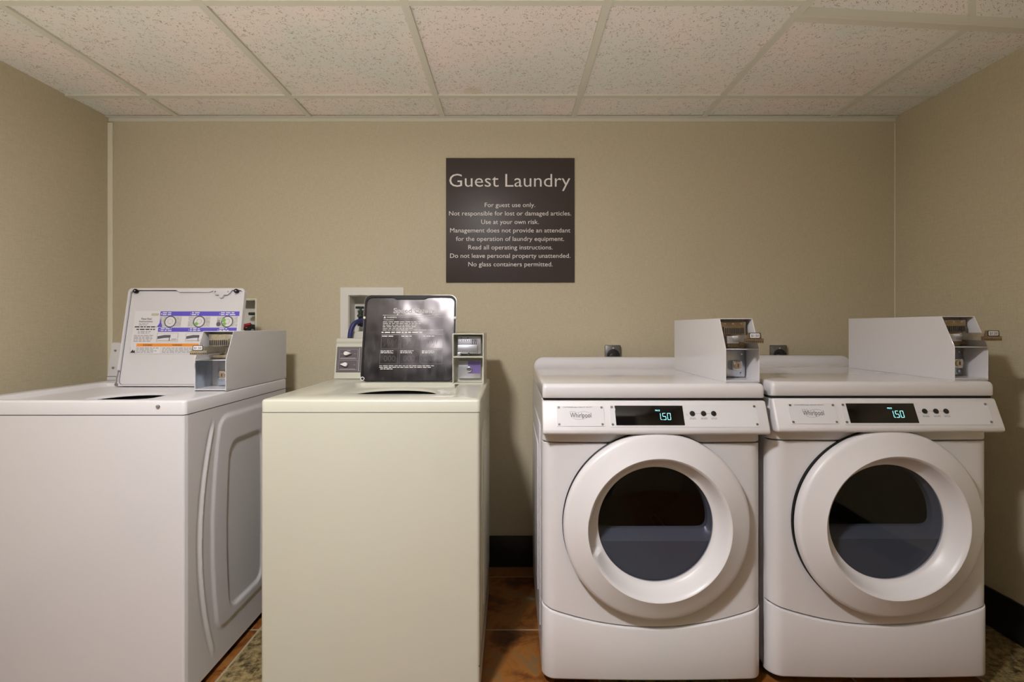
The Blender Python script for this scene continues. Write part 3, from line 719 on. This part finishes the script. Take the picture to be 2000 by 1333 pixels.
dry = thing('clothes_dryer', 'white front-loading coin dryer beside the gap, the left one of the matching pair', 'dryer', (.094, 1.535, 0), 'matching white coin dryers')
m = MB()
m.box(0, .004, .05, DD, .036, .895); m.box(DW-.004, DW, .05, DD, .036, .895); m.box(0, DW, DD-.004, DD, .036, .895); m.box(0, DW, .05, DD, .036, .040)
for s, xx in ((-1, 0), (1, DW)):
    for (y0, y1, z0, z1) in ((.10, .64, .14, .80), (.17, .57, .22, .72)):
        a, b_ = sorted((xx, xx+s*.0035*(2 if y0 > .15 else 1))); m.box(a, b_, y0, y1, z0, z1, bev=.003)
m.build('cabinet', M['dryer_white'], dry, 40)
# top with a low ledge along the back
m = MB()
prof = [(-.001, .902), (-.003, .906), (-.003, .934), (0, .942), (.007, .946), (.560, .946), (.600, .950), (.625, .962), (.634, .984), (.642, .990), (.705, .990), (.705, .902)]
prof = [(.005, .901), (.0, .902), (-.003, .906), (-.003, .932), (-.001, .939), (.004, .944), (.012, .946), (.30, .946), (.560, .946), (.590, .9475), (.610, .952), (.622, .960), (.630, .972), (.634, .982), (.640, .988), (.650, .990), (.700, .990), (.705, .986), (.705, .901)]
ends = [0, .0015, .004, .008, .013, .02, .028, .036, .046, .06]
sec = []
for x in ends + [.343] + [DW-e for e in reversed(ends)]:
    e = min(x, DW-x); r = .010; d = r-math.sqrt(max(0, r*r-max(0, r-e)**2)); R_ = .045; k2 = math.sqrt(max(0, 1-(max(0, R_-e)/R_)**2))
    row = []
    for (y, z) in prof:
        if z > .9465: z = .9465+(z-.9465)*k2
        top_ = z > .93
        row.append((x, y+(d if y < .1 else 0), z-(d if top_ else 0)))
    sec.append(row)
m.loft(sec, True, True)
top = m.build('top_panel', M['dryer_top'], dry, 50)
m = MB(); m.box(.004, DW-.004, .006, DD, .894, .903); m.build('top_seam', M['gap'], dry, 0)
# fascia under the control panel, front panel, kick panel
m = MB(); curved_panel(m, lambda x: .764, lambda x: .892); m.build('fascia', M['dryer_white'], dry, 50)
CX, CZ = .346, .516
m = MB(); zt_, RH = .7605, .205
border = [(x, kick_z(x)+.003) for x in XS] + [(DW, .26+(zt_-.26)*k/12) for k in range(1, 12)] + [(x, zt_) for x in reversed(XS)] + [(0, zt_-(zt_-.26)*k/12) for k in range(1, 12)]
loops = []
circle = [math.atan2(z-CZ, x-CX) for x, z in border]
C_ = [(CX+RH*math.cos(a), CZ+RH*math.sin(a)) for a in circle]
loops.append([(x, .055, z) for x, z in C_]); loops.append([(x, fy(x)+.002, z) for x, z in C_])
for t in (.01, .15, .3, .45, .6, .7, .78, .84, .89, .93, .96, .98, .992):
    loops.append([(c[0]+(p[0]-c[0])*t, fy(c[0]+(p[0]-c[0])*t), c[1]+(p[1]-c[1])*t) for c, p in zip(C_, border)])
loops.append([(p[0], fy(p[0])+.003, p[1]) for p in border]); loops.append([(p[0], .055, p[1]) for p in border]); loops.append(loops[0])
m.loft(loops); m.build('front_panel', M['dryer_white'], dry, 50)
m = MB(); curved_panel(m, lambda x: .030, lambda x: kick_z(x)-.001, yoff=-.004, e=.006); m.build('kick_panel', M['dryer_white'], dry, 50)
for x in (.06, DW-.06):
    for y in (.08, DD-.08):
        m = MB(); m.cyl((x, y, 0), .018, .014, 'z', seg=20, bev=.002); m.cyl((x, y, .014), .006, .026, 'z', seg=10); m.build('foot', M['rubber'], dry)
# seam lines: black strips behind the slits, shade of the gaps in their colour
m = MB(); m.box(.006, DW-.006, .030, .052, .755, .770); m.build('upper_dark_strip', M['gap'], dry, 0)
m = MB(); m.box(.006, DW-.006, .035, .05, .18, .27); m.build('lower_dark_strip', M['gap'], dry, 0)
# slanted control panel
m = MB()
cpf = [(.012, .8935), (-.002, .8935), (-.006, .889), (-.036, .812), (-.038, .803), (-.034, .797), (-.024, .794), (.012, .794)]
m.prism(cpf, -.001, DW+.001, 'x', 0, bev=.006, seg=3, ang=1.0)
cp = m.build('control_panel', M['dryer_panel'], dry, 50)
vd = Vector((0, .030, .077)).normalized(); F = frame((0, -.036, .812), (1,0,0), vd)
k_ = 1/vd.z
def V(z): return (z-.812)*k_
m = MB(); m.box(.042, .187, V(.821), V(.879), .0, .0015, 0, F, bev=.0003)
for s_, a, b_, z_, cap in (('COMMERCIAL HEAVY DUTY', .062, .152, .8735, .0032),): put_text(m, s_, a, b_, V(z_), F, 1, .0019, cap=cap)
put_text(m, 'Whirlpool', .083, .147, V(.8455), F, 1, .0019, cap=.0155, offset=.0)
m.tube([tuple(F @ Vector((.117+.026*math.cos(2*PI*q/40), V(.851)+.0115*math.sin(2*PI*q/40)+.010*math.cos(2*PI*q/40)*.4, .0017))) for q in range(40)], .00035, 4, 2, closed=True)
put_text(m, 'ADC', .081, .101, V(.8605), F, 2, .0019, cap=.0035)
m.build('name_plate', [M['plate'], M['ink'], M['ink_grey']], cp, 0)
m = MB(); m.box(.2045, .655, V(.8185), V(.883), 0, .0012, 0, F, bev=.0003)
lz = V(.857)
m.box(.445, .530, lz-.0004, lz+.0004, .0012, .0016, 1, F); m.box(.434, .441, lz-.003, lz-.0025, .0012, .0016, 1, F); m.box(.4405, .441, lz-.007, lz-.0025, .0012, .0016, 1, F)
for x in (.4549, .489, .520):
    word_lines(m, x-.009, x+.011, lz-.0185, lz-.0120, 2, F, 1, .0016, .45, .1, random.Random(int(x*999)))
m.build('control_plate', [M['plate'], M['ink_grey']], cp, 0)
m = MB()
m.prism([(.2213, V(.8235)), (.4285, V(.8235)), (.4275, V(.8795)), (.2200, V(.8795))], .0012, .0026, 'z', 0, F, bev=.0008)
disp = m.build('display', mat('display_glass', (.004,.003,.003), .12), cp, 30)
m = MB()
dz, dh, dw = V(.8385), .021, .0105
def seg7(u, on):
    t = .0015; sh = lambda v: (v-dz)*.06
    def bar(u0, u1, v0, v1): m.box(u+u0, u+u1, dz+v0, dz+v1, .0027, .0031, 0, F)
    if 'a' in on: bar(.0012, dw-.0012, dh-t, dh)
    if 'g' in on: bar(.0012, dw-.0012, dh/2-t/2, dh/2+t/2)
    if 'd' in on: bar(.0012, dw-.0012, 0, t)
    if 'f' in on: bar(0, t, dh/2+.0006, dh-.0006)
    if 'e' in on: bar(0, t, .0006, dh/2-.0006)
    if 'b' in on: bar(dw-t, dw, dh/2+.0006, dh-.0006)
    if 'c' in on: bar(dw-t, dw, .0006, dh/2-.0006)
seg7(.3475, 'bc'); m.cyl((.3605, dz+.001, .0027), .0012, .0004, 'z', 0, F, 10); seg7(.3635, 'afgcd'); seg7(.3780, 'abcdef')
put_text(m, 'PRICE', .343, .357, V(.8635), F, 0, .0029, cap=.0045, offset=.012)
m.build('digits', M['led'], cp, 0)
for x in (.4549, .489, .520):
    m = MB(); m.cyl((x, lz, .0012), .0078, .003, 'z', 0, F, 24, bev=.001); m.build('button', M['black'], cp, 40)
for (x, z) in ((.049, .8745), (.049, .8265), (.180, .8745), (.180, .8265), (.211, .8755), (.211, .8260), (.648, .8775), (.648, .8265)):
    m = MB(); m.cyl((x, V(z), .0012), .0040, .0022, 'z', 0, F, 18, r2=.003); m.box(x-.0026, x+.0026, V(z)-.0004, V(z)+.0004, .0034, .0036, 1, F); m.build('screw', [M['screw'], M['ink']], cp, 40)
# door
prof = [(.272, -.004), (.281, -.0065), (.2835, -.011), (.2835, -.026), (.280, -.033), (.272, -.0375), (.255, -.044), (.232, -.054), (.220, -.0600), (.2145, -.0625), (.2105, -.0605), (.205, -.050), (.1955, -.031), (.187, -.017), (.1815, -.0115), (.176, -.010), (.176, -.004)]
def warp(k, a, r, h):
    d = abs(((a - math.radians(188)) + PI) % (2*PI) - PI)      # finger grip on the left
    g = sstep(.30, .22, d)
    if 10 <= k <= 13: return (r + g*(.0035, .008, .014, .012)[k-10], h + g*(.002, .012, .020, .010)[k-10])
    return r, h
m = MB(); m.lathe(prof, (CX, 0, CZ), 'y', 144, warp=warp)
door = m.build('door', M['dryer_panel'], dry, 40)
m = MB(); m.lathe([(.205, .004), (.2846, .004), (.2846, -.004), (.282, -.006), (.205, -.006), (.205, .004)], (CX, 0, CZ), 'y', 96); m.build('door_gasket', M['rubber'], door, 40)
m = MB(); m.lathe([(.0001, -.0112), (.09, -.0111), (.165, -.0108), (.178, -.010), (.178, -.007), (.165, -.0078), (.09, -.0081), (.0001, -.0082)], (CX, 0, CZ), 'y', 64); m.build('door_window', M['window'], door, 40)
# grey bulkhead with the D-shaped mouth of the drum
m = MB()
ro, ri, fl = .203, .176, -.029
th0 = math.asin(fl/ri); NA, NS = 44, 24
mouth = []; outer = []; sill = []
for k in range(NA+1):
    a = th0 + (PI-2*th0)*k/NA; mouth.append((ri*math.cos(a), ri*math.sin(a))); outer.append((ro*math.cos(a), ro*math.sin(a))); sill.append(False)
xl = ri*math.cos(th0)
for k in range(1, NS):
    f_ = k/NS; a = PI-th0 + (PI+2*th0)*f_; mouth.append((-xl+2*xl*f_, fl)); outer.append((ro*math.cos(a), ro*math.sin(a))); sill.append(True)
for _ in range(3):
    n_ = len(mouth); mouth = [tuple((mouth[i-1][q]+2*mouth[i][q]+mouth[(i+1) % n_][q])/4 for q in (0, 1)) for i in range(n_)]
def L3(pts, y): return [(CX+p[0], y, CZ+p[1]) for p in pts]
face = []; ys = []
for (x, z), s_ in zip(mouth, sill):
    face.append((x*.985, -.056) if s_ else (x*1.035, z*1.035 if z > 0 else z-.012)); ys.append(.0 if s_ else .020)
lp_face = [(CX+p[0], y, CZ+p[1]) for p, y in zip(face, ys)]
m.loft([L3(outer, .001), lp_face, L3([(p[0], p[1]-.002 if s_ else p[1]) for p, s_ in zip(mouth, sill)], .030), L3(mouth, .034), L3(mouth, .05)])
m.build('drum_bulkhead', M['bulkhead'], dry, 30)
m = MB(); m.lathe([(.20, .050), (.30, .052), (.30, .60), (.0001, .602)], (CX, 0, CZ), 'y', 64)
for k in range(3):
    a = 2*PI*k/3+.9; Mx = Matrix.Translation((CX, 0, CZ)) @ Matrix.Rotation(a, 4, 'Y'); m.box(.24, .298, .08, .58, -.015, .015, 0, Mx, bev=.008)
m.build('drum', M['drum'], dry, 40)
cbx = coin_box(dry, .578, .029, .9462, M['dryer_white'], .492, .061, M['bronze'], slide_out=.062)
dry2 = copy_tree(dry)
dry2.location = (.802, 1.535, .007)
dry2['label'] = 'white front-loading coin dryer nearest the right wall, the right one of the matching pair'
for o in dry2.children:
    if o.name.startswith('coin_box'): o.location.x = .012
    if o.name.startswith('foot'): o.location.z = -.007

# ------------------------------------------------------------------ plumbing boxes in the wall
def recess(mb, h, mi=0, d=.085, T=.003):
    x0, x1, z0, z1 = h
    mb.box(x0, x1, YB+d, YB+d+T, z0, z1, mi); mb.box(x0, x0+T, YB+.0005, YB+d, z0, z1, mi); mb.box(x1-T, x1, YB+.0005, YB+d, z0, z1, mi)
    mb.box(x0+T, x1-T, YB+.0005, YB+d, z0, z0+T, mi); mb.box(x0+T, x1-T, YB+.0005, YB+d, z1-T, z1, mi)
def shift(mb, v): bmesh.ops.translate(mb.bm, verts=mb.bm.verts, vec=v)
loc = Vector((-.655, YB, 1.06))
t = thing('plumbing_box', 'white framed washer outlet box in the wall with blue hose, behind the cream washer', 'outlet box', loc)
m = MB(); recess(m, HOLES[0]); shift(m, -loc); m.build('housing', M['pvc'], t, 0)
m = MB(); x0, x1, z0, z1 = -.803, -.507, 1.060, 1.3075; h = HOLES[0]
for b_ in ((x0, h[0], z0, z1), (h[1], x1, z0, z1), (h[0], h[1], z0, h[2]), (h[0], h[1], h[3], z1)): m.box(b_[0], b_[1], YB-.007, YB, b_[2], b_[3])
shift(m, -loc); m.build('frame', M['pvc'], t, 0)
def valve(root, x, z, hue, loc, flip=1):
    m = MB(); y = YB+.045
    m.cyl((x, y, z-.035), .011, .06, 'z', 0, seg=16); m.cyl((x, y, z-.048), .016, .022, 'z', 0, seg=6); m.cyl((x, y, z), .008, -.03, 'y', 0, seg=12)
    m.cyl((x, y, z-.015), .010, .035*flip, 'x', 0, seg=12)
    shift(m, -loc); v = m.build('valve', M['valve'], root)
    m = MB(); m.cyl((x, y, z+.022), .006, .016, 'z', 0, seg=12)
    for k in range(4):
        a = PI/4+PI/2*k; m.tube([(x, y, z+.040), (x+.020*math.cos(a), y+.020*math.sin(a), z+.040)], .005, 8)
    m.box(x-.024, x+.024, y-.005, y+.005, z+.034, z+.046, bev=.003)
    shift(m, -loc); m.build('valve_handle', hue, v)
valve(t, -.724, 1.175, M['valve'], loc); valve(t, -.600, 1.175, M['red'], loc, -1)
def hose_pts(x, z, dx):
    return [(x+dx*.0, YB+.045, z-.04), (x-dx*.004, YB+.030, z-.030), (x-dx*.012, YB+.012, z-.030), (x-dx*.022, YB-.012, z-.045), (x-dx*.030, YB-.026, z-.085), (x-dx*.034, YB-.030, z-.14), (x-dx*.036, YB-.030, z-.24), (x-dx*.036, YB-.028, z-.50)]
for x, mm, lab in ((-.722, M['hose'], 'blue inlet hose hanging out of the white wall box'),):
    m = MB(); P = [Vector(p) for p in ((-.716, YB+.045, 1.128), (-.712, YB+.030, 1.150), (-.718, YB+.004, 1.150), (-.733, YB-.018, 1.138), (-.744, YB-.026, 1.115), (-.750, YB-.030, 1.080), (-.752, YB-.030, 1.00), (-.752, YB-.028, .80), (-.72, YB-.05, .75))]
    # smooth path
    Q = []
    for i in range(len(P)-1):
        p0, p1, p2, p3 = P[max(i-1, 0)], P[i], P[i+1], P[min(i+2, len(P)-1)]
        for k in range(6):
            s_ = k/6; Q.append(.5*((2*p1)+(-p0+p2)*s_+(2*p0-5*p1+4*p2-p3)*s_*s_+(-p0+3*p1-3*p2+p3)*s_**3))
    m.tube([tuple(q-loc) for q in Q], .011, 14); ho = m.build('hose', mm, t)
loc = Vector((-1.30, YB, 1.06))
t = thing('plumbing_box', 'recessed wall outlet box with a red valve handle, half hidden behind the white lid', 'outlet box', loc)
m = MB(); recess(m, HOLES[1]); shift(m, -loc); m.build('housing', M['pvc'], t, 0)
m = MB(); x0, x1, z0, z1 = HOLES[1]; T = .006
for b_ in ((x0-T, x0, z0-T, z1+T), (x1, x1+T, z0-T, z1+T), (x0, x1, z0-T, z0), (x0, x1, z1, z1+T)): m.box(b_[0], b_[1], YB-.003, YB, b_[2], b_[3])
shift(m, -loc); m.build('frame', M['trim'], t, 0)
m = MB(); m.cyl((-1.219, YB+.045, 1.066), .010, .125, 'z', 0, seg=14); m.cyl((-1.219, YB+.045, 1.105), .015, .02, 'z', 0, seg=6)
m.box(-1.250, -1.210, YB+.02, YB+.05, 1.178, 1.192, 0, bev=.004); m.tube([(-1.219, YB+.045, 1.12), (-1.243, YB+.03, 1.125), (-1.250, YB+.01, 1.10), (-1.250, YB-.01, 1.07)], .012, 12)
shift(m, -loc); v = m.build('valve', M['valve'], t)
m = MB(); m.tube([(-1.235, YB+.02, 1.135), (-1.262, YB+.012, 1.128), (-1.285, YB+.008, 1.118)], .0085, 10); m.box(-1.30, -1.255, YB+.003, YB+.016, 1.108, 1.132, 0, bev=.005)
shift(m, -loc); m.build('valve_handle', M['red'], v)

# ------------------------------------------------------------------ power outlets behind the dryers
def outlet(x, label):
    loc = Vector((x, YB, .925)); t = thing('power_outlet', label, 'outlet', loc, 'steel power outlets behind the dryers')
    F = frame((0, 0, 0), (1, 0, 0), (0, 0, 1))
    m = MB(); m.box(-.036, .036, 0, .112, 0, .022, 0, F, bev=.003); m.box(-.030, .030, .004, .108, .022, .024, 0, F, bev=.001); m.cyl((0, .099, .024), .004, .0015, 'z', 1, F, 14)
    m.box(-.034, .034, .1122, .1132, .002, .020, 1, F)
    m.build('cover_plate', [M['steelbox'], M['chrome']], t, 30)
    m = MB(); m.cyl((0, .066, .024), .029, .005, 'z', 0, F, 32, bev=.001); m.cyl((0, .058, .029), .022, .02, 'z', 0, F, 32, bev=.004); m.build('receptacle', M['black'], t, 30)
    m = MB(); m.tube([tuple(F @ Vector(p)) for p in ((0, .045, .040), (0, .022, .050), (0, -.02, .050), (0, -.12, .055), (.01, -.40, .05), (.03, -.80, .05), (.05, -.91, .05))], .008, 10); m.build('power_cord', M['rubber'], t)
outlet(.470, 'square steel power outlet on the wall above the left dryer')
outlet(1.243, 'square steel power outlet on the wall above the right dryer')
